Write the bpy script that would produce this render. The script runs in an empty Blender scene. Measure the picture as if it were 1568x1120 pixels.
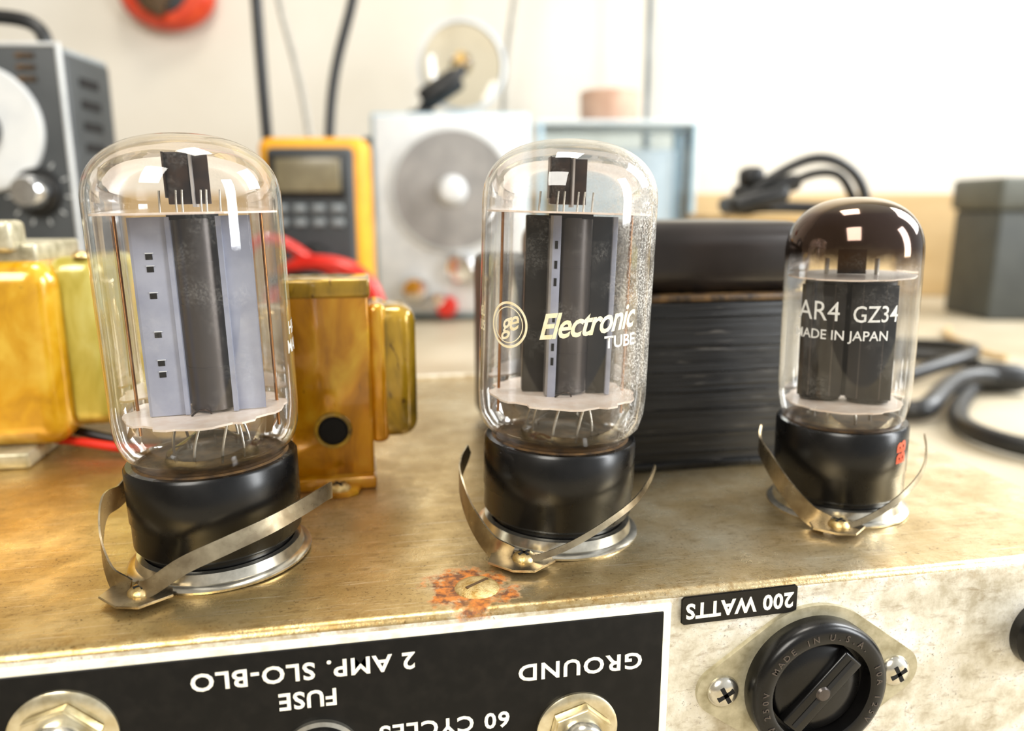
import bpy, bmesh, math, random
from mathutils import Vector, Matrix
random.seed(4)
S=0.001
pi=math.pi
scn=bpy.context.scene
PHI=math.radians(10.5)
try:
    scn.view_settings.view_transform='Standard'
    scn.view_settings.look='None'
except Exception: pass
try: scn.view_settings.exposure=0.2
except Exception: pass

# ------------------------------------------------------------ materials
def lin(c):
    return tuple(((x/12.92) if x<=0.04045 else ((x+0.055)/1.055)**2.4) for x in c)+(1,)
def hx(h):
    return lin(tuple(int(h[i:i+2],16)/255 for i in (0,2,4)))
class NT:
    def __init__(s,name):
        s.m=bpy.data.materials.new(name); s.m.use_nodes=True
        s.t=s.m.node_tree; s.t.nodes.clear()
        s.out=s.n('ShaderNodeOutputMaterial')
    def n(s,t,**k):
        nd=s.t.nodes.new(t)
        for a,b in k.items():
            if hasattr(nd,a) and a not in ('inputs',): setattr(nd,a,b)
        return nd
    def l(s,a,b): s.t.links.new(a,b)
    def coord(s,scale=(1,1,1)):
        tc=s.n('ShaderNodeTexCoord'); mp=s.n('ShaderNodeMapping')
        mp.inputs['Scale'].default_value=tuple(x/S for x in scale)
        s.l(tc.outputs['Object'],mp.inputs['Vector']); return mp.outputs['Vector']
    def noise(s,vec,scale,detail=4,rough=0.55,dist=0):
        n=s.n('ShaderNodeTexNoise'); n.inputs['Scale'].default_value=scale
        n.inputs['Detail'].default_value=detail; n.inputs['Roughness'].default_value=rough
        n.inputs['Distortion'].default_value=dist
        s.l(vec,n.inputs['Vector']); return n.outputs['Fac']
    def ramp(s,fac,stops):
        r=s.n('ShaderNodeValToRGB'); e=r.color_ramp.elements
        while len(e)<len(stops): e.new(0.5)
        for i,(p,c) in enumerate(stops):
            e[i].position=p; e[i].color=c if len(c)==4 else tuple(c)+(1,)
        s.l(fac,r.inputs['Fac']); return r.outputs['Color']
    def mix(s,fac,a,b,bt='MIX'):
        m=s.n('ShaderNodeMix'); m.data_type='RGBA'; m.blend_type=bt
        for i,v in ((0,fac),(6,a),(7,b)):
            if hasattr(v,'is_output'): s.l(v,m.inputs[i])
            else: m.inputs[i].default_value=v
        return m.outputs[2]
    def math(s,op,a,b=0.0,clamp=False):
        m=s.n('ShaderNodeMath'); m.operation=op; m.use_clamp=clamp
        for i,v in ((0,a),(1,b)):
            if hasattr(v,'is_output'): s.l(v,m.inputs[i])
            else: m.inputs[i].default_value=v
        return m.outputs[0]
    def bump(s,h,st=0.3,dist=0.3):
        b=s.n('ShaderNodeBump'); b.inputs['Strength'].default_value=st; b.inputs['Distance'].default_value=dist*S
        s.l(h,b.inputs['Height']); return b.outputs['Normal']
    def pr(s,col=None,rough=0.5,metal=0.0,normal=None,coat=0,spec=0.5,emis=None,es=0,trans=0):
        p=s.n('ShaderNodeBsdfPrincipled')
        def st(k,v):
            if v is None: return
            if hasattr(v,'is_output'): s.l(v,p.inputs[k])
            else: p.inputs[k].default_value=v
        st('Base Color',col); st('Roughness',rough); st('Metallic',metal); st('Normal',normal)
        st('Coat Weight',coat); st('Specular IOR Level',spec); st('Transmission Weight',trans)
        if emis is not None:
            st('Emission Color',emis); st('Emission Strength',es)
        return p.outputs[0]
    def fin(s,sh): s.l(sh,s.out.inputs['Surface']); return s.m

def simple(name,c1,c2=None,rough=0.5,metal=0,scale=0.2,coat=0,bump=0,spec=0.5,stretch=(1,1,1),lo=0.35,hi=0.65,rvar=0.1,trans=0):
    n=NT(name); v=n.coord(stretch)
    f=n.noise(v,scale,5)
    c2=c2 or c1
    col=n.ramp(f,[(lo,hx(c1)),(hi,hx(c2))])
    r=n.math('ADD',rough-rvar/2,n.math('MULTIPLY',f,rvar),True)
    nm=n.bump(n.noise(v,scale*6,4),bump) if bump else None
    return n.fin(n.pr(col,r,metal,nm,coat,spec,trans=trans))

def mat_chassis(name,front):
    n=NT(name); v=n.coord()
    big=n.noise(v,0.022,5,0.6); med=n.noise(v,0.12,6,0.65); fine=n.noise(v,1.4,4,0.7)
    vs=n.coord((0.35,1.0,1.0)); streak=n.noise(vs,0.5,6,0.7,0.5)
    vx=n.coord((0.06,1.6,1.0)); scr=n.noise(vx,0.8,5,0.75,0.3)
    tc=n.n('ShaderNodeTexCoord'); sx=n.n('ShaderNodeSeparateXYZ'); n.l(tc.outputs['Object'],sx.inputs[0])
    if front:
        base=n.ramp(med,[(0.33,hx('b7ad96')),(0.48,hx('dbd5c4')),(0.68,hx('f4f1ea'))])
    else:
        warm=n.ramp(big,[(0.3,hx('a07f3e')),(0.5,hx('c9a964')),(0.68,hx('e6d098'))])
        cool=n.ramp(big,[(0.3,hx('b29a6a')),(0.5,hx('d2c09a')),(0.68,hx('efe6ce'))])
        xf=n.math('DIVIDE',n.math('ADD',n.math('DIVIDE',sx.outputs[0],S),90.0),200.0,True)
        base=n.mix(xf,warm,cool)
        base=n.mix(n.math('MULTIPLY',n.ramp(med,[(0.4,(0,0,0,1)),(0.6,(1,1,1,1))]),0.45),base,hx('9c7f4c'))
        base=n.mix(n.math('MULTIPLY',n.ramp(scr,[(0.56,(0,0,0,1)),(0.66,(1,1,1,1))]),0.4),base,hx('f6ecd4'))
    sp=n.ramp(streak,[(0.54,(0,0,0,1)),(0.70,(1,1,1,1))])
    base=n.mix(n.math('MULTIPLY',sp,0.5),base,hx('80653a'))
    dk=n.ramp(fine,[(0.56,(0,0,0,1)),(0.68,(1,1,1,1))])
    dk2=n.math('MULTIPLY',dk,n.ramp(med,[(0.45,(0,0,0,1)),(0.58,(1,1,1,1))]))
    base=n.mix(n.math('MULTIPLY',dk2,0.85),base,hx('4e3a1e'))
    # dirt concentrated along the worn bend
    def near(ax,val,w):
        d=n.math('ABSOLUTE',n.math('SUBTRACT',n.math('DIVIDE',sx.outputs[ax],S),val))
        return n.math('SUBTRACT',1.0,n.math('DIVIDE',d,w),True)
    # rust stain around the corroded screw
    vd=n.n('ShaderNodeVectorMath'); vd.operation='DISTANCE'
    n.l(tc.outputs['Object'],vd.inputs[0]); vd.inputs[1].default_value=(16.0*S,129*S,0)
    d=n.math('DIVIDE',vd.outputs['Value'],S)
    d=n.math('ADD',d,n.math('MULTIPLY',n.math('SUBTRACT',n.noise(v,0.22,5,0.6),0.5),20.0))
    rust=n.math('SUBTRACT',1.0,n.math('DIVIDE',n.math('SUBTRACT',d,6.6),2.6),True)
    rcol=n.ramp(n.noise(v,0.6,4),[(0.4,hx('5a2a06')),(0.6,hx('bc6a18'))])
    base=n.mix(n.math('MULTIPLY',rust,0.94),base,rcol)
    edge=n.math('MULTIPLY',near(2,-0.3,4.0) if front else near(1,121.5,5.0),n.ramp(n.noise(v,0.5,5,0.75),[(0.48,(0,0,0,1)),(0.6,(1,1,1,1))]))
    base=n.mix(n.math('MULTIPLY',edge,0.55),base,hx('9a7434'))
    met=n.math('SUBTRACT',0.85 if not front else 0.45,n.math('MULTIPLY',rust,0.8),True)
    r=n.math('ADD',0.12 if not front else 0.36,n.math('MULTIPLY',med,0.36))
    r=n.math('ADD',r,n.math('MULTIPLY',rust,0.4),True)
    h=n.math('ADD',n.math('MULTIPLY',fine,0.5),med)
    return n.fin(n.pr(base,r,met,n.bump(h,0.3,0.4)))

def mat_glass(name,kind):
    n=NT(name)
    tc=n.n('ShaderNodeTexCoord'); sx=n.n('ShaderNodeSeparateXYZ'); n.l(tc.outputs['Object'],sx.inputs[0])
    z=n.math('DIVIDE',sx.outputs[2],S)
    lw=n.n('ShaderNodeLayerWeight'); lw.inputs['Blend'].default_value=0.3
    fr=n.n('ShaderNodeFresnel'); fr.inputs['IOR'].default_value=1.55
    tcol=n.ramp(lw.outputs['Facing'],[(0.0,hx('ffffff')),(0.7,hx('fffdf8')),(0.9,hx('e6e0d2')),(1.0,hx('8c8574'))])
    tr=n.n('ShaderNodeBsdfTransparent'); n.l(tcol,tr.inputs['Color'])
    gl=n.n('ShaderNodeBsdfGlossy'); gl.inputs['Roughness'].default_value=0.02
    gl.inputs['Color'].default_value=(1,1,1,1)
    mx=n.n('ShaderNodeMixShader')
    n.l(n.math('MINIMUM',n.math('MULTIPLY',fr.outputs[0],1.15,True),0.6),mx.inputs[0]); n.l(tr.outputs[0],mx.inputs[1]); n.l(gl.outputs[0],mx.inputs[2])
    res=mx.outputs[0]
    v=n.coord()
    # dust specks on the glass
    grain=n.ramp(n.noise(v,2.2,2,0.8),[(0.45,(0.12,0.12,0.12,1)),(0.62,(1,1,1,1))])
    patch=n.ramp(n.noise(v,0.12,3),[(0.5,(0,0,0,1)),(0.68,(1,1,1,1))])
    dif=n.n('ShaderNodeBsdfDiffuse'); dif.inputs['Color'].default_value=hx('efece4')
    m2=n.n('ShaderNodeMixShader')
    amt=0.62 if kind=='dusty' else 0.08
    if kind=='dusty':
        side=n.math('DIVIDE',n.math('SUBTRACT',n.math('DIVIDE',sx.outputs[0],S),4.0),9.0,True)
        patch=n.math('ADD',n.math('MULTIPLY',patch,0.12),n.math('MULTIPLY',side,n.ramp(n.noise(v,0.12,4),[(0.34,(0.15,0.15,0.15,1)),(0.56,(1,1,1,1))])),True)
    n.l(n.math('MULTIPLY',n.math('MULTIPLY',grain,patch),amt),m2.inputs[0]); n.l(res,m2.inputs[1]); n.l(dif.outputs[0],m2.inputs[2])
    res=m2.outputs[0]
    # metallic getter film
    g=n.n('ShaderNodeBsdfPrincipled'); g.inputs['Metallic'].default_value=1.0; g.inputs['Roughness'].default_value=0.08
    m3=n.n('ShaderNodeMixShader'); w=n.math('MULTIPLY',n.math('SUBTRACT',n.noise(v,0.15,3),0.5),6.0)
    if kind=='getter':
        a=n.math('DIVIDE',n.math('SUBTRACT',n.math('ADD',z,w),57.0),4.0,True)
        a=n.math('MULTIPLY',a,0.95)
        n.l(n.ramp(n.math('DIVIDE',n.math('SUBTRACT',z,57),15.0,True),[(0.0,hx('7b5d3c')),(0.35,hx('54443c')),(0.8,hx('5a4a44')),(1.0,hx('a8967c'))]),g.inputs['Base Color'])
    else:
        a=n.math('DIVIDE',n.math('SUBTRACT',25.0,n.math('ADD',z,w)),4.0,True)
        a=n.math('MULTIPLY',a,0.45)
        g.inputs['Base Color'].default_value=hx('8a7658'); g.inputs['Roughness'].default_value=0.4
    n.l(a,m3.inputs[0]); n.l(res,m3.inputs[1]); n.l(g.outputs[0],m3.inputs[2])
    return n.fin(m3.outputs[0])

def mat_clear(name,col='f4f8fa',refl=1.5):
    n=NT(name); fr=n.n('ShaderNodeFresnel'); fr.inputs['IOR'].default_value=refl
    tr=n.n('ShaderNodeBsdfTransparent'); tr.inputs['Color'].default_value=hx(col)
    gl=n.n('ShaderNodeBsdfGlossy'); gl.inputs['Roughness'].default_value=0.1
    mx=n.n('ShaderNodeMixShader'); n.l(fr.outputs[0],mx.inputs[0]); n.l(tr.outputs[0],mx.inputs[1]); n.l(gl.outputs[0],mx.inputs[2])
    return n.fin(mx.outputs[0])

def mat_varnish(name,c1,c2,c3,stretch=(1,1,0.4),sc=0.12,metal=0.35,rough=0.2,dark=0.62):
    n=NT(name); v=n.coord(stretch)
    f=n.noise(v,sc,4,0.55,0.6); col=n.ramp(f,[(0.3,hx(c1)),(0.5,hx(c2)),(0.7,hx(c3))])
    g=n.noise(v,sc*3,5,0.6,0.8); col=n.mix(n.math('MULTIPLY',n.ramp(g,[(dark,(0,0,0,1)),(dark+0.05,(1,1,1,1))]),0.8),col,hx('4a2e08'))
    return n.fin(n.pr(col,rough,metal,n.bump(f,0.4,0.6),0.7))

def mat_layers(name,c1,c2,period=0.9):
    n=NT(name); v=n.coord((0.02,0.02,1)); f=n.noise(v,1.2/period,3,0.6)
    v2=n.coord((0.10,0.10,1)); f2=n.noise(v2,0.7,4)
    col=n.ramp(f,[(0.4,hx(c1)),(0.6,hx(c2))])
    col=n.mix(n.ramp(f2,[(0.6,(0,0,0,1)),(0.68,(1,1,1,1))]),col,hx('45423f'))
    return n.fin(n.pr(col,0.4,0.0,n.bump(f,0.7,0.5),0.0,0.4))

M={}
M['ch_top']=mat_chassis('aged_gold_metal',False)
M['ch_front']=mat_chassis('aged_silver_metal',True)
M['panel']=simple('black_panel_paint','080706','171410',0.5,0,0.3,rvar=0.25,lo=0.45,hi=0.8,spec=0.25)
M['panel_white']=simple('worn_cream_border','f3ecd6','cdbf98',0.45,0,0.25,lo=0.5,hi=0.8)
M['print']=simple('cream_print','fffbee','f3ecd8',0.5,0,0.5)
M['glass']=mat_glass('tube_glass','clear')
M['glassd']=mat_glass('tube_glass_dusty','dusty')
M['glassg']=mat_glass('tube_glass_getter','getter')
M['bake']=simple('black_bakelite','050506','0e0d0d',0.28,0,0.15,coat=0.0,rvar=0.2,spec=0.4)
M['plateL']=simple('grey_blue_plate','8c90a2','a4a7b6',0.5,0.1,0.1)
M['plateD']=simple('dark_grey_plate','48423f','675f5a',0.33,0.55,0.06,stretch=(1,1,.3))
M['plateM']=simple('mid_grey_plate','827e7c','a39d98',0.4,0.4,0.1)
M['plateK']=simple('carbon_black_plate','1a1816','2b2724',0.4,0.3,0.1)
M['getter']=simple('getter_box','1c1410','3d2c20',0.35,0.6,0.3)
M['hole']=simple('dark_hole','0a0908','12100e',0.9)
M['mica']=simple('mica','ecd8c8','f7eade',0.45,0,0.4,coat=0.2)
M['wire']=simple('nickel_wire','b9b2a6','d8d2c6',0.25,0.9)
M['copper']=simple('copper_rod','a06a3c','c08a58',0.3,0.9)
M['steel']=simple('bright_steel','c9c4b6','ebe6d8',0.22,0.95,0.3)
M['nickel']=simple('warm_nickel','cdbf9a','efe6ca',0.25,0.9,0.3)
M['spring']=simple('spring_steel','8f8068','c9bca0',0.28,0.95,0.15,rvar=0.2)
M['brass']=simple('aged_brass_screw','c0a060','e8d09a',0.3,0.85,0.6,bump=0.3)
M['rusty']=simple('rusted_screw','b08c48','e6cf96',0.4,0.7,0.6,bump=0.6)
M['prgold']=simple('gold_print','e8dab0','f3ead0',0.45,0.05,0.5)
M['prwhite']=simple('white_print','c4c4c0','d8d8d6',0.5,0,1.0)
M['prred']=simple('red_print','c2401c','d8603a',0.5)
M['amber']=mat_varnish('amber_varnish','9c6406','cc8c0c','e4b430',metal=0.3,rough=0.15,dark=0.68)
M['amberc']=mat_varnish('amber_coil','5c4a18','a5821c','c9a02c',metal=0.3)
M['yellow']=mat_varnish('yellow_varnish','b07c08','d09c18','e0b63c',stretch=(1,1,0.6),metal=0.15,rough=0.22,dark=0.70)
M['yelgreen']=mat_varnish('olive_yellow_varnish','a29228','bcac4c','d0c774',metal=0.15,rough=0.3,dark=0.70)
M['dullmetal']=simple('dull_tinned_metal','9c9478','cdc6ac',0.4,0.5,0.25)
M['lam']=mat_layers('black_laminations','0e0e0f','222223')
M['blackcover']=simple('black_enamel_cover','1f1a17','2d2622',0.3,0.3,0.03,bump=0.03,rvar=0.15)
M['seam']=simple('brown_seam','6a5030','2a2018',0.5,0.2,0.3)
M['wall']=simple('painted_wall','d8d1c3','e0dbd0',0.8,0,0.003,bump=0.05)
M['bench']=simple('bench_laminate','a89a80','bcb19a',0.5,0,0.01)
M['backboard']=simple('tan_backboard','b0905c','c6aa7c',0.6,0,0.01,stretch=(0.2,1,1))
M['wood']=simple('pale_wood','b49460','ccb07c',0.55,0,0.02,stretch=(0.1,1,1))
M['dgrey']=simple('dark_grey_enamel','2e3234','414446',0.45,0.1,0.02)
M['mgrey']=simple('mid_grey_enamel','6f7678','8b9193',0.45,0.1,0.02)
M['lgrey']=simple('light_grey_enamel','b4b7b8','cacccc',0.4,0.1,0.02)
M['white']=simple('white_plastic','cfd2d4','dcdede',0.4,0,0.05)
M['blue']=simple('pale_blue_trim','96b2c2','aec6d2',0.35,0.1,0.05)
M['disc']=simple('silver_grey_disc','868584','9c9a98',0.4,0.2,0.03)
M['black']=simple('black_rubber','090909','151515',0.4,0,0.1)
M['red']=simple('red_rubber','c01408','d82818',0.35,0,0.1,coat=0.3)
M['orange']=simple('orange_red_plastic','c0300c','d84820',0.4,0,0.1)
M['dmm']=simple('yellow_rubber','dc9406','eaa818',0.45,0,0.05)
M['lcd']=simple('lcd_screen','6f6650','857c62',0.2,0,0.05,coat=0.5)
M['chrome']=simple('chrome','dcdcdc','f2f2f2',0.12,1.0)
M['beige']=simple('beige_plastic','b8937e','c8a690',0.5,0,0.05)
M['cabw']=simple('grey_cable','a8a59c','908d84',0.5)
M['clear']=mat_clear('clear_acrylic','f6fafc',1.4)
M['frost']=simple('frosted_white','c4d0d6','d4dee2',0.3,0,0.02)
M['olive']=simple('olive_grey_case','3a3d3c','484b48',0.5,0.1,0.02)
M['olivelid']=simple('olive_grey_lid','4e504a','5c5e56',0.5,0.1,0.02)
M['bulb']=mat_clear('lamp_glass','f2ead6',1.6)
M['lampglass']=mat_clear('lamp_disc_glass','e6e0d0',1.7)

# ------------------------------------------------------------ builders
def link(o,parent=None):
    scn.collection.objects.link(o)
    if parent: o.parent=parent
    return o
def root(name,loc=(0,0,0),rz=0):
    e=bpy.data.objects.new(name,None); e.empty_display_size=0.01
    e.location=Vector(loc)*S; e.rotation_euler=(0,0,rz); scn.collection.objects.link(e); return e
def mk(name,bm,mat,parent,smooth=True,ang=40):
    bmesh.ops.recalc_face_normals(bm,faces=bm.faces)
    me=bpy.data.meshes.new(name); bm.to_mesh(me); bm.free()
    for m in (mat if isinstance(mat,list) else [mat]): me.materials.append(m)
    if smooth:
        for p in me.polygons: p.use_smooth=True
        try: me.set_sharp_from_angle(angle=math.radians(ang))
        except Exception: pass
    o=bpy.data.objects.new(name,me); return link(o,parent)
def box(name,x0,x1,y0,y1,z0,z1,mat,parent,bev=0,seg=3,rot=None):
    bm=bmesh.new(); bmesh.ops.create_cube(bm,size=1)
    c=Vector(((x0+x1)/2,(y0+y1)/2,(z0+z1)/2))
    for v in bm.verts: v.co=Vector((v.co.x*(x1-x0),v.co.y*(y1-y0),v.co.z*(z1-z0)))
    if bev: bmesh.ops.bevel(bm,geom=list(bm.edges),offset=bev,segments=seg,profile=0.5,affect='EDGES')
    for v in bm.verts:
        v.co=v.co*S
    o=mk(name,bm,mat,parent); o.location=c*S
    if rot: o.rotation_euler=rot
    return o
def lathe(name,prof,mat,parent,loc=(0,0,0),seg=64,rot=None,smooth=True,ang=40):
    bm=bmesh.new(); rings=[]
    for r,z in prof:
        if r<1e-6: rings.append([bm.verts.new((0,0,z*S))])
        else: rings.append([bm.verts.new((r*S*math.cos(2*pi*i/seg),r*S*math.sin(2*pi*i/seg),z*S)) for i in range(seg)])
    for a,b in zip(rings,rings[1:]):
        for i in range(seg):
            j=(i+1)%seg
            if len(a)==1 and len(b)==1: continue
            if len(a)==1: bm.faces.new((a[0],b[i],b[j]))
            elif len(b)==1: bm.faces.new((a[i],a[j],b[0]))
            else: bm.faces.new((a[i],a[j],b[j],b[i]))
    o=mk(name,bm,mat,parent,smooth,ang); o.location=Vector(loc)*S
    if rot: o.rotation_euler=rot
    return o
def extr(name,poly,z0,z1,mat,parent,loc=(0,0,0),rot=None,bev=0,smooth=True):
    bm=bmesh.new(); a=[bm.verts.new((x*S,y*S,z0*S)) for x,y in poly]; b=[bm.verts.new((x*S,y*S,z1*S)) for x,y in poly]
    n=len(poly); bm.faces.new(a[::-1]); bm.faces.new(b)
    for i in range(n): bm.faces.new((a[i],a[(i+1)%n],b[(i+1)%n],b[i]))
    if bev:
        es=[e for e in bm.edges if abs(e.verts[0].co.z-e.verts[1].co.z)<1e-9]
        bmesh.ops.bevel(bm,geom=es,offset=bev*S,segments=2,affect='EDGES')
    o=mk(name,bm,mat,parent,smooth); o.location=Vector(loc)*S
    if rot: o.rotation_euler=rot
    return o
def cable(name,pts,r,mat,parent,closed=False,res=12):
    cu=bpy.data.curves.new(name,'CURVE'); cu.dimensions='3D'; cu.bevel_depth=r*S; cu.bevel_resolution=4; cu.use_fill_caps=True
    sp=cu.splines.new('NURBS'); sp.points.add(len(pts)-1)
    for p,q in zip(sp.points,pts): p.co=(q[0]*S,q[1]*S,q[2]*S,1)
    sp.order_u=min(4,len(pts)); sp.use_endpoint_u=True; sp.resolution_u=res; sp.use_cyclic_u=closed
    cu.materials.append(mat)
    tmp=bpy.data.objects.new(name+'_c',cu); me=bpy.data.meshes.new_from_object(tmp)
    bpy.data.objects.remove(tmp); me.name=name
    for p in me.polygons: p.use_smooth=True
    if not me.materials: me.materials.append(mat)
    return link(bpy.data.objects.new(name,me),parent)
def catmull(pts,n=10):
    P=[Vector(p) for p in pts]; P=[2*P[0]-P[1]]+P+[2*P[-1]-P[-2]]; out=[]
    for i in range(1,len(P)-2):
        for k in range(n):
            t=k/n; a,b,c,d=P[i-1],P[i],P[i+1],P[i+2]
            out.append(0.5*((2*b)+(-a+c)*t+(2*a-5*b+4*c-d)*t*t+(-a+3*b-3*c+d)*t**3))
    out.append(P[-2]); return out
def ribbon(name,pts,ups,w,th,mat,parent):
    """spring strip: pts path, ups = width direction at every control point, w = widths"""
    c=catmull(pts); u=catmull(ups); ww=catmull([(x,0,0) for x in w]); bm=bmesh.new(); rings=[]
    for i,p in enumerate(c):
        t=(c[min(i+1,len(c)-1)]-c[max(i-1,0)]).normalized()
        up=u[i]; up=(up-t*up.dot(t)).normalized(); nn=t.cross(up).normalized(); h=ww[i].x/2
        rings.append([bm.verts.new((p+up*a*h+nn*b*th/2)*S) for a,b in ((-1,-1),(1,-1),(1,1),(-1,1))])
    for a,b in zip(rings,rings[1:]):
        for k in range(4): bm.faces.new((a[k],a[(k+1)%4],b[(k+1)%4],b[k]))
    bm.faces.new(rings[0]); bm.faces.new(rings[-1][::-1])
    return mk(name,bm,mat,parent,True,35)
def textmesh(txt,size,shear=0,bold=0.0,ext=0.0,space=1.0,align='CENTER'):
    cu=bpy.data.curves.new('t','FONT'); cu.body=txt; cu.size=size; cu.shear=shear; cu.offset=bold; cu.extrude=ext
    cu.align_x=align; cu.align_y='CENTER'; cu.space_character=space; cu.resolution_u=3
    o=bpy.data.objects.new('t',cu); me=bpy.data.meshes.new_from_object(o); bpy.data.objects.remove(o)
    return me
def flat_text(name,txt,size,mat,parent,loc,rot,bold=0.0,sx=1,shear=0,space=1.0,ext=0.05):
    me=textmesh(txt,size,shear,bold,ext,space); me.name=name
    for v in me.vertices: v.co=Vector((v.co.x*sx,v.co.y,v.co.z))*S
    me.materials.clear(); me.materials.append(mat)
    o=link(bpy.data.objects.new(name,me),parent); o.location=Vector(loc)*S; o.rotation_euler=rot; return o
def wrap(me,R,a0,z0,s0=0,tilt=0,name='print',mat=None,parent=None,sx=1):
    bm=bmesh.new(); bm.from_mesh(me); bmesh.ops.triangulate(bm,faces=bm.faces)
    bmesh.ops.subdivide_edges(bm,edges=[e for e in bm.edges if e.calc_length()>1.5],cuts=2)
    for v in bm.verts:
        x,y=v.co.x*sx,v.co.y; x,y=x*math.cos(tilt)-y*math.sin(tilt)+s0,x*math.sin(tilt)+y*math.cos(tilt)
        a=a0+x/R; v.co=Vector((R*math.cos(a),R*math.sin(a),z0+y))*S
    me2=bpy.data.meshes.new(name); bm.to_mesh(me2); bm.free(); me2.materials.append(mat)
    return link(bpy.data.objects.new(name,me2),parent)
def ring2d(R0,R1,n=48,cx=0,cy=0):
    bm=bmesh.new()
    a=[bm.verts.new((cx+R0*math.cos(2*pi*i/n),cy+R0*math.sin(2*pi*i/n),0)) for i in range(n)]
    b=[bm.verts.new((cx+R1*math.cos(2*pi*i/n),cy+R1*math.sin(2*pi*i/n),0)) for i in range(n)]
    for i in range(n): bm.faces.new((a[i],a[(i+1)%n],b[(i+1)%n],b[i]))
    me=bpy.data.meshes.new('r'); bm.to_mesh(me); bm.free(); return me
def screw(name,loc,r,mat,parent,rot=(0,0,0),h=1.2,cross=True):
    e=bpy.data.objects.new(name,None); e.empty_display_size=0.002; link(e,parent); e.location=Vector(loc)*S; e.rotation_euler=rot
    lathe(name+'_head',[(0,h),(r*.4,h*.97),(r*.75,h*.75),(r*.95,h*.35),(r,0),(r,-0.3)],mat,e,seg=32)
    if cross:
        for k in (0,1):
            l=r*.55; w=r*.13
            box(name+'_slot',-l if k==0 else -w,l if k==0 else w,-w if k==0 else -l,w if k==0 else l,h*.55,h+.03,M['hole'],e,rot=(0,0,0.5))
    return e

# ------------------------------------------------------------ camera
cam=bpy.data.cameras.new('camera'); co=bpy.data.objects.new('camera',cam); scn.collection.objects.link(co)
cam.sensor_width=36; cam.sensor_fit='HORIZONTAL'; cam.lens=1150/1568*36
cam.clip_start=0.005; cam.clip_end=50
co.location=(0,0,70*S); co.rotation_euler=(pi/2-math.atan(.209),0,-PHI)
cam.dof.use_dof=True; cam.dof.focus_distance=0.143; cam.dof.aperture_fstop=10.5
scn.camera=co

# ------------------------------------------------------------ chassis
CY=120.7
ch=root('amplifier_chassis')
bm=bmesh.new(); bmesh.ops.create_cube(bm,size=1)
for v in bm.verts: v.co=Vector(((v.co.x*423-48.5),(v.co.y*192+CY+96),(v.co.z*60-30)))*S
es=[e for e in bm.edges if max(a.co.z for a in e.verts)>-1*S]
bmesh.ops.bevel(bm,geom=es,offset=1.8*S,segments=5,profile=0.5,affect='EDGES')
bmesh.ops.recalc_face_normals(bm,faces=bm.faces)
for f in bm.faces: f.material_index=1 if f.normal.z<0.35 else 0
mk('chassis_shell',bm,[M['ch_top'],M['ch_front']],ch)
# rear and side lips
box('rear_lip',-258,162,310.5,312,-.5,1.2,M['ch_front'],ch,.4)
# black control panel with cream border
fr=CY
box('panel_border',-200,52.6,fr-.5,fr+.2,-58,-2.0,M['panel_white'],ch,.25)
box('panel_black',-199,51.0,fr-.8,fr-.2,-57,-3.4,M['panel'],ch,.2)
UP=(pi/2,pi,0)
def ptext(nm,t,x,z,size,sx=1.15,sp=1.12): flat_text(nm,t,size,M['print'],ch,(x,fr-.86,z),UP,0.09,sx,0,sp)
ptext('text_ground','GROUND',35.2,-12.6,4.6,1.10)
ptext('text_rating','2 AMP. SLO-BLO',-13.8,-7.6,4.5,1.06,1.1)
ptext('text_fuse','FUSE',-13.6,-13.0,4.5,1.0,1.05)
ptext('text_cycles','60 CYCLES',10.0,-21.6,4.4,1.03)
def jack(nm,x,z,R,lever=True):
    e=bpy.data.objects.new(nm,None); e.empty_display_size=.002; link(e,ch); e.location=Vector((x,fr-.8,z))*S; e.rotation_euler=(pi/2,0,0)
    lathe(nm+'_washer',[(R*.55,0),(R,0),(R,.5),(R*.93,.9),(R*.6,.9)],M['nickel'],e)
    hexp=[(R*.8*math.cos(pi/3*i+.3),R*.8*math.sin(pi/3*i+.3)) for i in range(6)]
    extr(nm+'_nut',hexp,.8,3.0,M['nickel'],e,bev=.35)
    lathe(nm+'_bushing',[(R*.55,2.5),(R*.55,5.0),(R*.5,5.6),(R*.4,5.6),(R*.38,3.5),(0,3.5)],M['steel'],e)
    if lever: lathe(nm+'_lever',[(0,3),(R*.16,3),(R*.2,9),(R*.27,12.5),(R*.2,14.2),(0,14.6)],M['chrome'],e,rot=(0.5,0,0))
jack('toggle_switch',-52.6,-15.0,8.6)
jack('ground_switch',34.6,-25.8,7.8)
lathe('fuse_holder',[(6.2,0),(6.2,2.2),(5.6,3),(4.8,3),(4.6,1.5),(0,1.5)],M['bake'],ch,loc=(-12,fr-.8,-24.4),rot=(pi/2,0,0))
lathe('fuse_holder_ring',[(7,0),(7,.8),(6.3,1.1)],M['steel'],ch,loc=(-12,fr-.8,-24.4),rot=(pi/2,0,0))
# tape label
lb=root('embossed_tape_label',(66.2,fr-.35,-3.5)); lb.rotation_euler=(0,math.radians(-1.0),0)
extr('tape',[(-11.8,-2.4),(-11.2,-2.9),(11.2,-2.9),(11.8,-2.4),(11.8,2.3),(11.3,2.8),(-11.3,2.8),(-11.8,2.3)],0,.45,M['bake'],lb,rot=(pi/2,0,0),bev=.12)
flat_text('tape_text','200 WATTS',4.3,M['print'],lb,(0,-.5,0),UP,0.13,0.93,0,1.08,.04)
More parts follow.
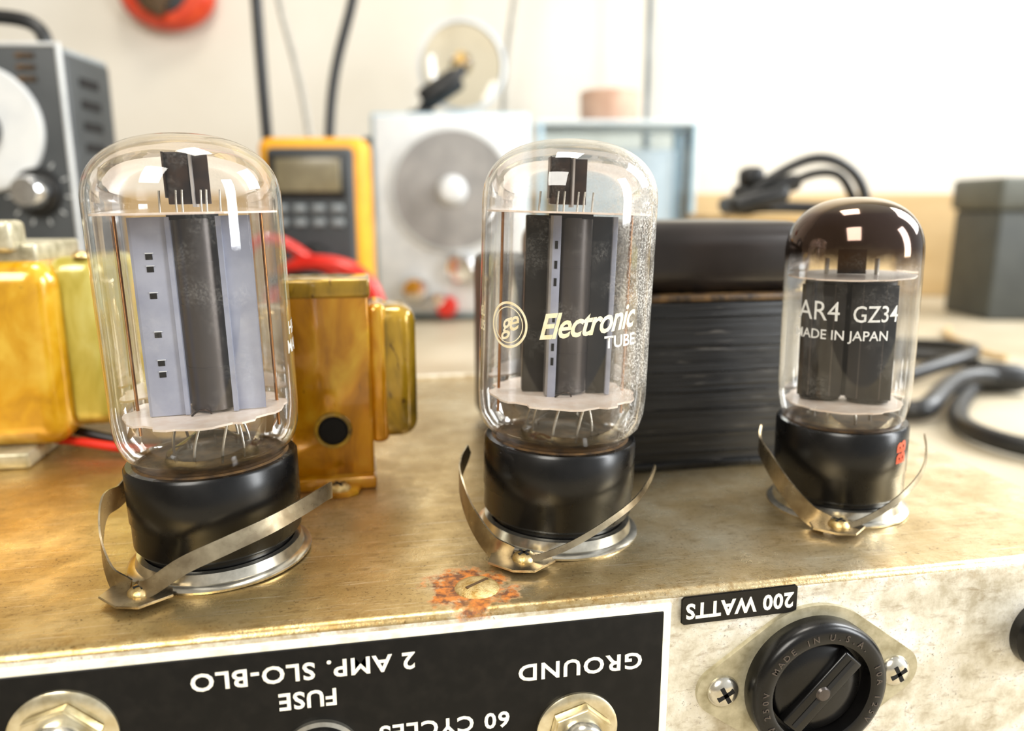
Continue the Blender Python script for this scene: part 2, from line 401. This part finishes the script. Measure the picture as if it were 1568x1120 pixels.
# AC receptacle
rc=root('power_receptacle',(82.2,fr,-21.4)); rc.rotation_euler=(pi/2,0,0)
def hull_fl():
    pts=[]
    for i in range(96):
        a=2*pi*i/96; d=Vector((math.cos(a),math.sin(a)))
        best=max([(d.x*cx+r,cx,r) for cx,r in ((0,16.2),(18.6,5.2),(-18.6,5.2))])
        pts.append((best[1]+best[2]*d.x,best[2]*d.y))
    return pts
extr('flange',hull_fl(),0,1.0,M['dullmetal'],rc,bev=.3)
q=0.925
lathe('housing',[(15.2*q,.9),(15.4*q,4),(14.9*q,5),(14*q,5.4),(11.8*q,5.4),(11.2*q,5.1),(10.9*q,2.4),(0,2.2)],M['bake'],rc,seg=96)
lathe('insert',[(10.3*q,2.2),(10.3*q,2.8),(9.6*q,3.6),(6,4.2),(0,4.4)],M['bake'],rc,seg=64)
box('insert_bar',-9.2,9.2,-2.5,2.5,3.4,5.4,M['bake'],rc,.5,rot=(0,0,math.radians(48)))
for sgn in (1,-1):
    box('blade_slot',-4.0,4.0,-.5,.5,5.0,5.55,M['hole'],rc,rot=(0,0,math.radians(48))).location=Vector((sgn*4.5*math.cos(math.radians(48)),sgn*4.5*math.sin(math.radians(48)),5.25))*S
lathe('rivet',[(0,6.0),(1.2,5.8),(1.6,5.3)],M['plateD'],rc,seg=24)
ringtxt='MAX 660W 250V  MADE IN U.S.A.  10A 125V  15A '
for i,chh in enumerate(ringtxt):
    if chh==' ': continue
    a=-2*pi*i/len(ringtxt)-pi/2
    flat_text('emboss',chh,1.8,M['plateD'],rc,(12.9*q*math.cos(a),12.9*q*math.sin(a),5.42),(0,0,a-pi/2),0.02,ext=.12)
screw('flange_screw',(-18.6,0,1.0),3.3,M['steel'],rc,h=1.6)
screw('flange_screw_b',(18.6,0,1.0),3.3,M['steel'],rc,h=1.6)
# small knob far right
kn=root('control_knob',(135.5,fr,-17)); kn.rotation_euler=(pi/2,0,0)
lathe('knob_skirt',[(0,0),(7.5,0),(7.5,2),(6.6,3),(6.2,11),(5.4,12),(0,12)],M['bake'],kn)
# rusted screw
rs=root('rusted_chassis_screw',(17.2,129,0))
lathe('screw_head',[(0,1.0),(2.2,.95),(3.6,.6),(4.2,.15),(4.3,-.2)],M['rusty'],rs,seg=40)
box('slot',-2.6,2.6,-.35,.35,.75,1.05,M['seam'],rs,rot=(0,0,.6))

# ------------------------------------------------------------ vacuum tubes
def dome(R,z0,z1,n=14,p=2.5):
    out=[]
    for i in range(n+1):
        t=i/n*pi/2
        out.append((R*math.cos(t)**(2/p),z0+(z1-z0)*math.sin(t)**(2/p)))
    out[-1]=(0,z1); return out
def mica(name,R,z,th,par,jag=.8,n=72,mat=None):
    pts=[]
    for i in range(n):
        a=2*pi*i/n; r=R-(jag if (i//3)%2 else 0)*(0.6+0.4*math.sin(5*a)); pts.append((r*math.cos(a),r*math.sin(a)))
    return extr(name,pts,z,z+th,mat or M['mica'],par,smooth=False)
ZB=21.3
def vacuum_tube(cx,cy,Rg,Rb,ztop,kind,tilt=(0,0)):
    t=root('vacuum_tube',(cx,cy,0)); t.rotation_euler=(tilt[0],tilt[1],0)
    view=math.atan2(-cy,-cx)
    zb=ZB
    g={'big':M['glass'],'mid':M['glassd'],'rect':M['glassg']}[kind]
    zs=ztop-(12.5 if kind!='rect' else 13)
    prof=[(Rb*.84,zb-1),(Rb*.86,zb+.4),(Rb*.9,zb+1.2),(Rg*.94,zb+3.4),(Rg*.985,zb+6.2),(Rg,zb+10)]
    if kind=='rect': prof=[(Rb*.86,zb-1),(Rb*.9,zb+.3),(Rg*.93,zb+1.5),(Rg*.975,zb+4),(Rg,30)]
    prof+=[(Rg,z) for z in (45,55)]+dome(Rg,zs,ztop,16,2.35)
    lathe('glass_envelope',prof,g,t,seg=96)
    # base
    lathe('bakelite_base',[(0,zb-.5),(Rb*.86,zb-.5),(Rb*.9,zb+.2),(Rb*.97,zb+.2),(Rb,zb-.4),(Rb,zb-10.5),(Rb*.985,zb-10.8),(Rb*.985,5.6),(Rb*.95,4.8),(0,4.6)],M['bake'],t,seg=96)
    lathe('cement',[(0,zb-.3),(Rb*.84,zb-.3),(Rb*.87,zb+.5),(Rb*.9,zb+.2)],M['seam'],t,seg=64)
    # socket
    lathe('socket_body',[(0,0),(Rb*.88,0),(Rb*.88,4.6),(0,4.6)],M['bake'],t)
    lathe('socket_ring',[(Rb*.7,0.1),(Rb*1.08,0.1),(Rb*1.09,.6),(Rb*1.06,1.0),(Rb*1.0,1.3),(Rb*.97,3.2),(Rb*.9,3.3)],M['steel'],t,seg=96)
    # ---- internals, turned to face like the photo
    i=bpy.data.objects.new('internals',None); i.empty_display_size=.002; link(i,t)
    if kind!='rect':
        i.rotation_euler=(0,0,view+pi/2+(math.radians(-8) if kind=='big' else math.radians(6)))
        k=Rg/18
        mica('mica_top',16.9*k,69.0,.35,i)
        mica('mica_lower',15.8*k,30.8,.4,i,1.4)
        z0,z1=31.4,68.6
        if kind=='big':
            L,Rr=(-9.6,-2.6),(5.8,11.4)
            for nm,a,b,y0 in (('plate_wing_l',L[0],L[1],-4.6),('plate_wing_r',Rr[0],Rr[1],-4.0)):
                extr(nm,[(a,y0+.8),(a,y0),(a+.5,y0-.15),(b,y0-.15),(b,y0+.3),(a+.5,y0+.3),(a+.4,y0+.8)],z0,z1,M['plateL'],i,smooth=False)
            box('plate_wing_back_l',-8.8,-2.4,3.6,4,z0,z1,M['plateL'],i)
            box('plate_wing_back_r',5.6,10.9,3.6,4,z0,z1,M['plateL'],i)
            pts=[(1.7+4.4*math.cos(2*pi*j/40),5.6*math.sin(2*pi*j/40)) for j in range(40)]
            extr('anode_shell',pts,z0+.4,z1-.4,M['plateD'],i)
            for zz in (40,52,60): extr('anode_band',[(1.7+(p[0]-1.7)*1.015,p[1]*1.015) for p in pts],zz,zz+.3,M['plateD'],i)
            box('plate_edge_rib',5.5,6.4,-5.2,-3.9,z0,z1,M['plateL'],i)
            box('plate_edge_rib',-3.2,-2.4,-5.2,-3.9,z0,z1,M['plateL'],i)
            for z in (61.5,59.2,54.3,47.0,41.6,39.4):
                box('plate_hole',-7.1,-5.9,-4.85,-4.7,z-.5,z+.5,M['hole'],i,.05)
                box('hole_lip',-7.1,-5.7,-5.0,-4.75,z+.6,z+.75,M['white'],i)
        else:
            box('plate_block',-8.8,-3.4,-1.5,2.5,z0,z1,M['plateK'],i,.3)
            pts=[(.6+4.5*math.cos(2*pi*j/40),4.9*math.sin(2*pi*j/40)) for j in range(40)]
            extr('anode_shell',pts,z0+.4,z1-.4,M['plateD'],i)
            for zz in (40,46,58): extr('anode_band',[(.6+(p[0]-.6)*1.02,p[1]*1.02) for p in pts],zz,zz+.3,M['plateD'],i)
            box('plate_rib',-3.7,-2.0,-5.6,-5.0,z0-.6,z1,M['plateL'],i,.1)
            box('plate_rib_fold',-4.2,-3.6,-5.6,-1,z0,z1,M['plateM'],i,.1)
            box('plate_wing_r',4.8,9.8,-2.4,-2.0,z0,z1,M['plateK'],i,.1)
            box('plate_wing_rib',8.8,9.8,-3.4,-2.3,z0,z1,M['plateL'],i,.1)
            for z in (62,58,54.5,47,41,38):
                box('rib_slot',-3.2,-2.6,-5.7,-5.5,z,z+1.6,M['hole'],i)
        # getter / heater box over the top mica
        gx=1.6 if kind=='big' else 0
        box('getter_box',gx-4.2,gx-.2,-2,2,70.8,80.2,M['getter'],i,.2)
        box('getter_flap',gx+0.1,gx+.5,-3.4,2.2,70.3,80.4,M['plateM'],i)
        box('getter_flap',gx-.3,gx+3.2,-1.6,-1.3,70.8,79.9,M['getter'],i,.1)
        box('getter_flap',gx-4.5,gx-4.2,-3,2,72,80.2,M['getter'],i)
        for x,y in ((-2.8,-3),(2.5,-3.4),(1.4,-2.2),(-1.6,-4),(4.6,-1),(-6.2,0)):
            cable('lead',[(x+gx,y,69),(x+gx,y,71),(x+gx+.2,y,73.4)],.2,M['wire'],i)
        box('lead_tab',gx-4.5,gx+4.5,-4.6,-4.2,68.0,69.3,M['hole'],i,.1)
        for x in (-13.6,13.6):
            cable('support_rod',[(x*k,2,26),(x*k,2,40),(x*k,2,69)],.32,M['copper'],i)
        # stem and leads
        lathe('glass_stem',[(9,zb-.5),(8.4,zb+1.5),(5,zb+3.5),(3,zb+5),(0,zb+5.4)],M['clear'],i,seg=40)
        for j in range(9):
            a=2*pi*j/9+.2; r0=7.2; r1=5.0+2.5*(j%2)
            cable('stem_lead',[(r0*math.cos(a),r0*math.sin(a),zb+.2),(r0*1.1*math.cos(a),r0*1.1*math.sin(a),zb+4),(r1*math.cos(a+.3),r1*math.sin(a+.3),30.9)],.28,M['wire'],i)
        cable('heater_lead',[(-2,-6,31.3),(-.5,-7.5,33),(1.0,-7,32.8),(1.4,-5.5,31.4)],.2,M['getter'],i)
    else:
        i.rotation_euler=(0,0,view+pi/2)
        mica('mica_top',Rg*.93,55,.35,i,.6)
        mica('mica_lower',Rg*.88,25.6,.35,i,.6)
        for s in (-1,1):
            pts=[]
            for j in range(32):
                a=2*pi*j/32; pts.append((s*5.2+4.4*max(-1,min(1,1.15*math.cos(a))),4.2*max(-1,min(1,1.15*math.sin(a)))))
            extr('rectifier_plate',pts,26.5,54,M['plateK'],i)
            box('plate_fin',s*5.2-4.7,s*5.2+4.7,-4.8,-4.4,27.5,53.5,M['plateK'],i,.1)
            cable('cathode_rod',[(s*5.2,0,24),(s*5.2,0,40),(s*5.2,0,59)],.5,M['wire'],i)
        box('plate_spacer',-.9,.9,1,1.6,26.5,54,M['plateK'],i,.1)
        for s in (-1,1):
            for x in (-2.3,2.3): box('plate_crease',s*5.2+x-.1,s*5.2+x+.1,-4.9,-4.75,27.5,53.5,M['plateD'],i)
        box('getter_mount',-3,3,-.3,.3,55.5,61,M['getter'],i)
        for j in range(6):
            a=2*pi*j/6; cable('stem_lead',[(6*math.cos(a),6*math.sin(a),zb),(6.5*math.cos(a),6.5*math.sin(a),23),(5*math.cos(a),5*math.sin(a),25.8)],.3,M['wire'],i)
    return t,view

def clip(cx,cy,R,w,wr,zz,par_name='tube_retainer_clip',rs=1.0,zl=19):
    e=root(par_name,(cx,cy,0))
    Z=(0,0,1)
    XY=[(-.80,-1.0),(-.55,-1.19),(-.15,-1.26),(.3,-1.2),(.75,-.97),(1.12*rs,-.58),(1.33*rs,-.25),(1.37*rs,.0),(1.25*rs,.14)]
    P=[(x*R,y*R,z) for (x,y),z in zip(XY,zz)]
    U=[(.35,.45,.35)]+[(0,.25,1)]*(len(P)-1)
    ribbon('spring_arm',P,U,[wr*1.2]+[wr]*(len(P)-2)+[wr*.8],.35,M['spring'],e)
    P=[(-.80*R,-1.0*R,1.6),(-1.02*R,-.86*R,3.2),(-1.22*R,-.5*R,7.5),(-1.3*R,-.05*R,12.0),(-1.24*R,.35*R,zl-3),(-1.1*R,.6*R,zl)]
    ribbon('spring_arm_b',P,[Z]*6,[w*.9,w,w,w,w*.9,w*.6],.35,M['spring'],e)
    extr('mounting_tab',[(-.35*R,-1.02*R),(-.3*R,-1.2*R),(-.6*R,-1.42*R),(-.85*R,-1.36*R),(-1.1*R,-1.1*R),(-1.0*R,-.8*R),(-.75*R,-.82*R)],1.2,1.7,M['spring'],e,bev=.1)
    screw('clip_screw',(-.66*R,-1.08*R,1.7),2.4,M['brass'],e,h=1.3)
    return e

T1=(-32.6,153.2); T2=(38.6,154.0); T3=(108.8,155.0)
t1,v1=vacuum_tube(T1[0],T1[1],17.4,16.4,83.6,'big',tilt=(0,-.02))
t2,v2=vacuum_tube(T2[0],T2[1],18.0,16.6,83.8,'mid',tilt=(0,0.028))
t3,v3=vacuum_tube(T3[0],T3[1],14.5,14.6,72.6,'rect',tilt=(0,-0.025))
clip(T1[0],T1[1],16.4,5,3.2,[1.4,3.2,7.6,10.4,12.2,13.2,13.4,12.2,10.2],zl=15)
clip(T2[0],T2[1],16.6,5,1.3,[1.4,2.4,5,8.4,11.2,13.0,14.0],zl=16,rs=.97)
clip(T3[0],T3[1],14.6,4.5,1.3,[1.4,2.2,5,8.6,12.0,14.8,17],zl=17)
# printing
R=18.05
wrap(textmesh('Electronic',6.8,0.45,0.13,0,0.92),R,v2,48.6,s0=4.6,tilt=.13,name='print_script',mat=M['prgold'],parent=t2,sx=.8)
wrap(textmesh('TUBE',3.3,0,0.08),R,v2,45.0,s0=11.8,tilt=.05,name='print_tube',mat=M['prwhite'],parent=t2,sx=1.0)
wrap(ring2d(4.1,4.6),R,v2,47.4,s0=-12.0,name='logo_ring',mat=M['prgold'],parent=t2)
wrap(ring2d(3.4,3.6),R,v2,47.4,s0=-12.0,name='logo_ring_inner',mat=M['prgold'],parent=t2)
wrap(textmesh('ge',5.6,0.45,0.05,0,.8),R,v2,47.8,s0=-12.0,tilt=.3,name='logo_letters',mat=M['prgold'],parent=t2)
wrap(textmesh('6L\nUS',3.0,0,0.05),R,v2,47.5,s0=-22,name='print_type',mat=M['prgold'],parent=t2)
wrap(textmesh('HI-FI\nMADE',3.6,0,0.06),17.45,v1,45,s0=24,name='print_type',mat=M['prwhite'],parent=t1)
wrap(textmesh('AR4',6.0,0,0.0),14.55,v3,48.4,s0=-6.2,name='print_code',mat=M['prwhite'],parent=t3,sx=.9)
wrap(textmesh('GZ34',5.0,0,0.03),14.55,v3,48.0,s0=5.8,name='print_code_b',mat=M['prwhite'],parent=t3,sx=.82)
wrap(textmesh('MADE IN JAPAN',3.0,0,0.03),14.55,v3,43.4,s0=-1.5,name='print_origin',mat=M['prwhite'],parent=t3,sx=.95)
wrap(textmesh('BB',4.6,0,0.22),14.7,v3,16.5,s0=15.8,tilt=pi/2,name='print_base',mat=M['prred'],parent=t3)

# ------------------------------------------------------------ amber choke transformer
am=root('amber_choke_transformer',(0,0,0))
box('core_frame',-21.5,-1.2,188,200,2,52,M['amber'],am,1.0)
box('frame_cap',-22.2,-.8,187.4,205,48.5,53.2,M['amberc'],am,.9)
box('frame_foot',-22,-.8,184.5,203,0,3.2,M['amber'],am,.8)
extr('mount_tab',[(-17,187),(-15,180.5),(-12.5,179),(-8,179),(-5.5,180.5),(-4,187)],0,1.4,M['amber'],am,bev=.3)
screw('tab_screw',(-10.2,182.6,1.4),3.0,M['rusty'],am,h=1.4)
box('coil',-1.8,10.5,190,208,11,46,M['amberc'],am,4.5,5)
box('coil_wrap',-2,3.0,189.4,208.5,10.3,46.6,M['amber'],am,2.0,4)
box('coil_l',-33,-21,190,208,11,46,M['amberc'],am,4.5,5)
lathe('frame_hole',[(0,.3),(3.0,.3),(3.1,0),(3.9,0),(3.9,-.4)],M['hole'],am,loc=(-11.2,187.8,15),rot=(pi/2,0,0),seg=40)
lathe('frame_hole_rim',[(3.7,0),(3.8,.5),(4.6,.5),(4.8,0)],M['amberc'],am,loc=(-11.2,187.9,15),rot=(pi/2,0,0),seg=40)

# ------------------------------------------------------------ black power transformer
bt=root('black_power_transformer')
box('lamination_stack',46,118,184,238,1.5,46,M['lam'],bt,.6)
for k in range(7):
    zz=5.5+k*5.8+random.uniform(-1.8,1.8)
    box('lamination_edge',46.3,117.7,183.8,238.2,zz,zz+.35,M['bake'],bt,.1)
box('stack_foot',45,119,183,239,0,2.2,M['bake'],bt,.5)
box('cover_flange',45.2,118.8,183.2,239,46,48.0,M['seam'],bt,.8)
box('bell_cover',46,118,184.6,238,47.6,66.8,M['blackcover'],bt,6.5,6)
box('end_bell',33,50,204,250,2,56,M['lam'],bt,3,4)
for x in (49.5,114.5):
    screw('stack_bolt',(x,188,48.0),2.0,M['brass'],bt,h=1.2,cross=False)

# ------------------------------------------------------------ yellow transformer
yt=root('yellow_power_transformer',(3.5,0,0))
box('coil',-140,-88.5,221,262,4,56.5,M['yellow'],yt,7,6)
box('core_side',-93,-77.5,227,264,8,57,M['yelgreen'],yt,5,6)
box('core_top',-134,-93,226,258,55,61,M['dullmetal'],yt,1.2)
box('bracket_top',-132,-97,222,232,58.5,67,M['dullmetal'],yt,1.6)
box('bracket_foot',-140,-98,217,260,0,4.5,M['dullmetal'],yt,.8)
screw('bracket_bolt',(-83,229,57),2.4,M['brass'],yt,h=1.5,cross=False)
wr=root('red_hookup_wire')
cable('red_wire',[(-104,238,2.6),(-92,231,4.5),(-80,226,3.2),(-66,222,1.6),(-55,224,1.6)],1.3,M['red'],wr)
cable('black_wire',[(-106,242,2.2),(-92,235,6.5),(-84,230,6),(-70,228,1.8),(-58,230,1.8)],1.3,M['black'],wr)

# ------------------------------------------------------------ room
BZ=-60
w=box('wall_back',-1600,1800,1150,1180,-800,1500,M['wall'],None); 
def yawed(o):
    m=Matrix.Rotation(-PHI,4,'Z'); o.location=m@o.location; o.rotation_euler=(0,0,-PHI); return o
yawed(w)
bb=yawed(box('trim_1',-1600,1800,1132,1150,BZ,92,M['backboard'],None,3))
be=root('workbench',(0,0,0),-PHI)
box('bench_top',-900,1300,-150,1149,BZ-30,BZ,M['bench'],be,2)
for x in (-850,1250):
    for y in (-100,1100): box('bench_leg',x-30,x+30,y-30,y+30,-800,BZ-30,M['wood'],be,3)

# ------------------------------------------------------------ left bench instrument
li=root('signal_generator',(12,2,0),-PHI)
L0,L1=-420,-256
box('case',L0,L1-1,433,482,BZ,155,M['dgrey'],li,3)
box('front_panel',L0,L1-1,428,434,BZ+2,157,M['dgrey'],li,1)
box('bezel_r',L1-2,L1+.2,427,430,BZ,158,M['lgrey'],li,.6)
box('bezel_top',L0,L1+.2,427,430,156,158,M['lgrey'],li,.6)
box('case_top',L0,L1-2,432,481,153,157,M['mgrey'],li,1.5)
lathe('dial',[(0,2.5),(33,2.5),(34,1),(34,0)],M['white'],li,loc=(-303,428,113),rot=(pi/2,0,0))
lathe('dial_hub',[(0,9),(11,8.5),(12,0)],M['dgrey'],li,loc=(-303,427,113),rot=(pi/2,0,0))
lathe('knob',[(0,13),(7.5,12.5),(9,10),(9.2,0)],M['chrome'],li,loc=(-277,427,79),rot=(pi/2,0,0))
lathe('knob_skirt',[(0,3),(13,2.5),(14,0)],M['black'],li,loc=(-277,428,79),rot=(pi/2,0,0))
for j in range(11):
    a=j*pi/5.5; box('scale_tick',-.5,.5,-.3,.3,-1.5,1.5,M['lgrey'],li,rot=(0,a,0)).location=Vector((-277+17*math.sin(a),427.8,79+17*math.cos(a)))*S
cable('handle',[(-380,455,156),(-380,455,172),(-370,455,178),(-300,455,178),(-282,455,174),(-278,455,166),(-278,455,156)],4,M['black'],li)
for k in range(3):
    box('panel_mark',-280,-270,427,428.2,150-k*6,152.5-k*6,M['seam'],li)
for k in range(5): box('vent_slot',L1-2.5,L1-.6,446,466,138-k*12,143-k*12,M['hole'],li)

# ------------------------------------------------------------ multimeter
mm=root('digital_multimeter',(0,0,0),-PHI)
box('holster',-204,-117,620,655,BZ,126,M['dmm'],mm,9,5)
box('face',-196,-126,616,632,BZ+12,118,M['dgrey'],mm,5,4)
box('screen_bezel',-192,-132,613.5,618,78,113,M['black'],mm,3)
box('screen',-188,-136,612.6,615,83,109,M['lcd'],mm,1)
for r_ in range(2):
    for c_ in range(4): box('button',-190+c_*15,-180+c_*15,612.5,617,56+r_*11,62+r_*11,M['mgrey'],mm,1.5)
lathe('dial',[(0,8),(15,8),(17,5),(20,0)],M['black'],mm,loc=(-161,616,22),rot=(pi/2,0,0))
for x in (-188,-170,-152,-134): lathe('socket',[(0,1),(4,3),(5,3),(5,0)],M['red'],mm,loc=(x,616,-22),rot=(pi/2,0,0),seg=24)
ld=root('test_lead_cables',(0,0,0),-PHI)
cable('red_lead',[(-190,590,0),(-175,575,30),(-140,560,33),(-112,560,26),(-98,560,4),(-96,565,-30),(-110,575,-54)],5.5,M['red'],ld)
cable('red_lead_b',[(-205,572,20),(-200,570,48),(-175,570,50),(-160,570,38),(-130,565,20),(-105,565,10),(-100,575,-20),(-120,580,-54)],4,M['red'],ld)
cable('black_lead',[(-185,580,15),(-165,568,24),(-135,566,20),(-115,568,8),(-108,570,-15),(-120,575,-54)],5,M['black'],ld)
hc=root('hanging_cables',(0,0,0),-PHI)
cable('thick_black',[(-202,640,420),(-203,640,250),(-202,642,170),(-202,645,125)],4.6,M['black'],hc)
cable('thick_black_b',[(-105,660,420),(-118,660,270),(-138,658,210),(-150,655,170),(-152,650,125)],4.2,M['black'],hc)
cable('thin_grey',[(-230,760,430),(-225,760,310),(-218,760,240),(-200,760,190),(-190,740,120)],3.2,M['cabw'],hc)
cable('thin_grey_b',[(20,1040,480),(10,1040,360),(-8,1040,280),(-12,1040,200),(-10,1040,150)],4.2,M['cabw'],hc)
cable('thin_grey_c',[(180,1060,480),(182,1060,330),(182,1060,220),(182,1060,150)],5,M['mgrey'],hc)

# ------------------------------------------------------------ white analog device with disc
dv=root('bench_speaker_meter',(0,0,0),-PHI)
box('case',-160,20,884,1010,BZ+4,176,M['blue'],dv,4)
box('face',-156,16,880,886,BZ+10,173,M['white'],dv,3)
lathe('disc',[(0,6),(66,6),(68,4),(69,0)],M['disc'],dv,loc=(-68,880,90),rot=(pi/2,0,0))
lathe('disc_rim',[(66,6.5),(70,6),(71,0)],M['lgrey'],dv,loc=(-68,880,90),rot=(pi/2,0,0))
lathe('hub',[(0,22),(11,20),(15,14),(17,6)],M['white'],dv,loc=(-68,880,90),rot=(pi/2,0,0))
for x,z,r in ((-112,-22,16),(-60,4,17),(-84,-34,9),(-30,-5,12)):
    lathe('knob',[(0,20),(r*.8,19),(r,15),(r,0)],M['chrome'],dv,loc=(x,880,z),rot=(pi/2,0,0),seg=32)
lathe('knob_red',[(0,20),(10,19),(12,15),(12,0)],M['red'],dv,loc=(-76,880,-42),rot=(pi/2,0,0),seg=32)
box('side_handle',-170,-158,884,900,60,150,M['black'],dv,4)
for x in (-145,5): box('foot',x-8,x+8,895,915,BZ,BZ+6,M['black'],dv,1)

# ------------------------------------------------------------ clamp lamp behind
lm=root('magnifier_lamp',(0,0,0),-PHI)
lathe('reflector',[(0,-4),(20,-3.5),(40,-1),(50,3)],M['lampglass'],lm,loc=(-62,985,243),rot=(pi/2+.1,0,.2))
lathe('reflector_rim',[(49,-2),(54,-2),(55,4),(50,5),(49,-2)],M['lgrey'],lm,loc=(-62,985,243),rot=(pi/2+.1,0,.2))
lathe('bulb',[(0,24),(9,20),(14,10),(10,-2),(6,-8)],M['bulb'],lm,loc=(-62,985,243),rot=(pi/2,0,0),seg=32)
lathe('bulb_cap',[(0,9),(8,8),(10,0)],M['brass'],lm,loc=(-62,983,250),rot=(pi/2,0,0),seg=32)
cable('lamp_arm',[(-112,950,176),(-108,950,190),(-92,950,206),(-70,955,222),(-60,965,236)],7,M['black'],lm)
lathe('clamp_barrel',[(0,-26),(12,-26),(14,-20),(14,20),(11,26),(0,26)],M['black'],lm,loc=(-84,935,208),rot=(0,math.radians(58),0),seg=32)
box('clamp_base',-122,-92,925,975,176,184,M['black'],lm,2)

# ------------------------------------------------------------ clear acrylic case + cup
ac=root('clear_storage_case',(0,0,0),-PHI)
box('base',30,214,900,1010,BZ,BZ+6,M['frost'],ac,2)
box('front_wall',30,214,900,903,BZ+4,166,M['clear'],ac)
box('back_wall',30,214,1007,1010,BZ+4,166,M['clear'],ac)
box('side_wall_a',30,33,903,1007,BZ+4,166,M['clear'],ac)
box('side_wall_b',211,214,903,1007,BZ+4,166,M['clear'],ac)
box('lid',28,216,898,1012,164,170,M['frost'],ac,1.5)
for x in (30,208):
    box('corner_post',x,x+6,898,903,BZ+4,168,M['blue'],ac,1)
box('corner_post_back',208,214,1006,1011,BZ+4,168,M['blue'],ac,1)
box('contents',55,195,930,990,BZ+6,140,M['white'],ac,4)
cp=root('beige_cup',(0,0,0),-PHI)
lathe('cup',[(0,170),(33,170),(35,174),(36,206),(34,208),(33,206),(31,176),(0,175)],M['beige'],cp,loc=(118,955,0))

# ------------------------------------------------------------ wooden box with black cable tangle
wb=root('wooden_crate',(0,0,0),-PHI)
box('crate_body',150,262,520,640,BZ,60,M['wood'],wb,2)
box('crate_lid',147,265,517,643,60,66,M['wood'],wb,2)
tg=root('black_cord_clamp',(0,0,0),-PHI)
box('clamp_jaw',146,186,505,545,66,78,M['black'],tg,5,4,rot=(0,-.25,0)).location=Vector((166,530,76))*S
box('clamp_handle',160,205,520,540,78,90,M['black'],tg,5,4,rot=(0,-.2,0)).location=Vector((176,534,84))*S
box('clamp_knob',156,172,522,538,84,98,M['black'],tg,5,4)
cable('cord',[(150,520,70),(165,520,84),(182,520,96),(205,520,106),(228,520,98),(238,520,84),(240,520,71)],3.4,M['black'],tg)
cable('cord_b',[(180,525,76),(190,525,90),(214,525,97),(228,525,90),(234,525,72),(242,525,70)],3,M['black'],tg)
cable('cord_c',[(158,530,68),(170,530,74),(200,540,70),(240,530,70)],4,M['black'],tg)

# ------------------------------------------------------------ right equipment case
oc=root('equipment_case',(0,0,0),-PHI)
box('body',561,790,880,972,BZ,68,M['olive'],oc,4)
box('lid',556,795,876,976,68,106,M['olivelid'],oc,6)

# ------------------------------------------------------------ power cord
pc=root('power_cord',(0,0,0),-PHI)
z=BZ+6.8
cable('cord',[(280,655,z),(330,645,z),(372,628,z),(380,590,z),(345,540,z),(296,480,z),(262,430,z),(258,396,z),(276,365,z),(330,340,z)],5.5,M['black'],pc)
cable('cord_b',[(222,500,z),(240,430,z),(262,452,z+6),(300,500,z+9),(330,516,z+9),(350,524,z+3),(362,540,z)],6.5,M['black'],pc)
cable('cord_c',[(300,720,z),(345,690,z),(392,640,z+8),(378,590,z+10),(330,560,z+8),(290,545,z)],5.5,M['black'],pc)
lathe('plug',[(0,-16),(9,-16),(11,-10),(10,10),(6,20),(0,22)],M['black'],pc,loc=(350,524,z+5),rot=(pi/2,0,1.2),seg=32)
tcb=root('tan_cord',(0,0,0),-PHI)
cable('cord',[(470,800,BZ+3),(440,760,BZ+3),(440,700,BZ+3),(420,660,BZ+3),(430,640,BZ+3)],3,M['backboard'],tcb)

# ------------------------------------------------------------ wall gadget
wg=root('wall_hung_tool',(0,0,0),-PHI)
lathe('orange_body',[(0,0),(46,0),(52,8),(52,22),(44,32),(0,34)],M['orange'],wg,loc=(-480,1145,362),rot=(pi/2,0,0)).scale=(1.25,.9,1)
lathe('grey_insert',[(0,38),(38,37),(42,30)],M['dgrey'],wg,loc=(-482,1144,374),rot=(pi/2,0,0))
box('grey_jaw',-500,-466,1096,1110,330,380,M['seam'],wg,5,rot=(0,.5,0))
box('hook',-490,-470,1120,1150,400,450,M['dgrey'],wg,4)

# ------------------------------------------------------------ lights
wd=bpy.data.worlds.new('room_light'); scn.world=wd; wd.use_nodes=True
nt=wd.node_tree; bg=nt.nodes['Background']
tc=nt.nodes.new('ShaderNodeTexCoord'); sp=nt.nodes.new('ShaderNodeSeparateXYZ'); nt.links.new(tc.outputs['Generated'],sp.inputs[0])
rp=nt.nodes.new('ShaderNodeValToRGB'); e=rp.color_ramp.elements
e[0].position=0.15; e[0].color=(0.46,0.40,0.31,1); e[1].position=0.85; e[1].color=(0.96,0.99,1.0,1)
mp=nt.nodes.new('ShaderNodeMath'); mp.operation='MULTIPLY_ADD'; mp.inputs[1].default_value=.5; mp.inputs[2].default_value=.5
nt.links.new(sp.outputs[0],mp.inputs[0]); nt.links.new(mp.outputs[0],rp.inputs[0]); nt.links.new(rp.outputs[0],bg.inputs[0])
bg.inputs[1].default_value=0.62
def area(name,loc,tgt,sx,sy,power,col):
    l=bpy.data.lights.new(name,'AREA'); l.shape='RECTANGLE'; l.size=sx*S; l.size_y=sy*S; l.energy=power; l.color=col
    o=bpy.data.objects.new(name,l); scn.collection.objects.link(o); o.location=Vector(loc)*S
    o.rotation_euler=(Vector(tgt)-Vector(loc)).to_track_quat('-Z','Y').to_euler(); return o
area('window_light',(1250,450,700),(60,250,0),500,700,21,(0.96,0.985,1.0))
area('window_light_side',(850,-250,320),(0,170,30),220,550,8,(0.95,0.98,1.0))
area('front_fill_light',(-500,-700,900),(0,300,0),500,700,15,(1,0.96,0.88))  # added fill from behind the camera, brightens the surfaces facing it
area('overhead_light',(100,400,1400),(50,300,0),400,400,9,(1,0.94,0.84))  # warm area light pointing down from above
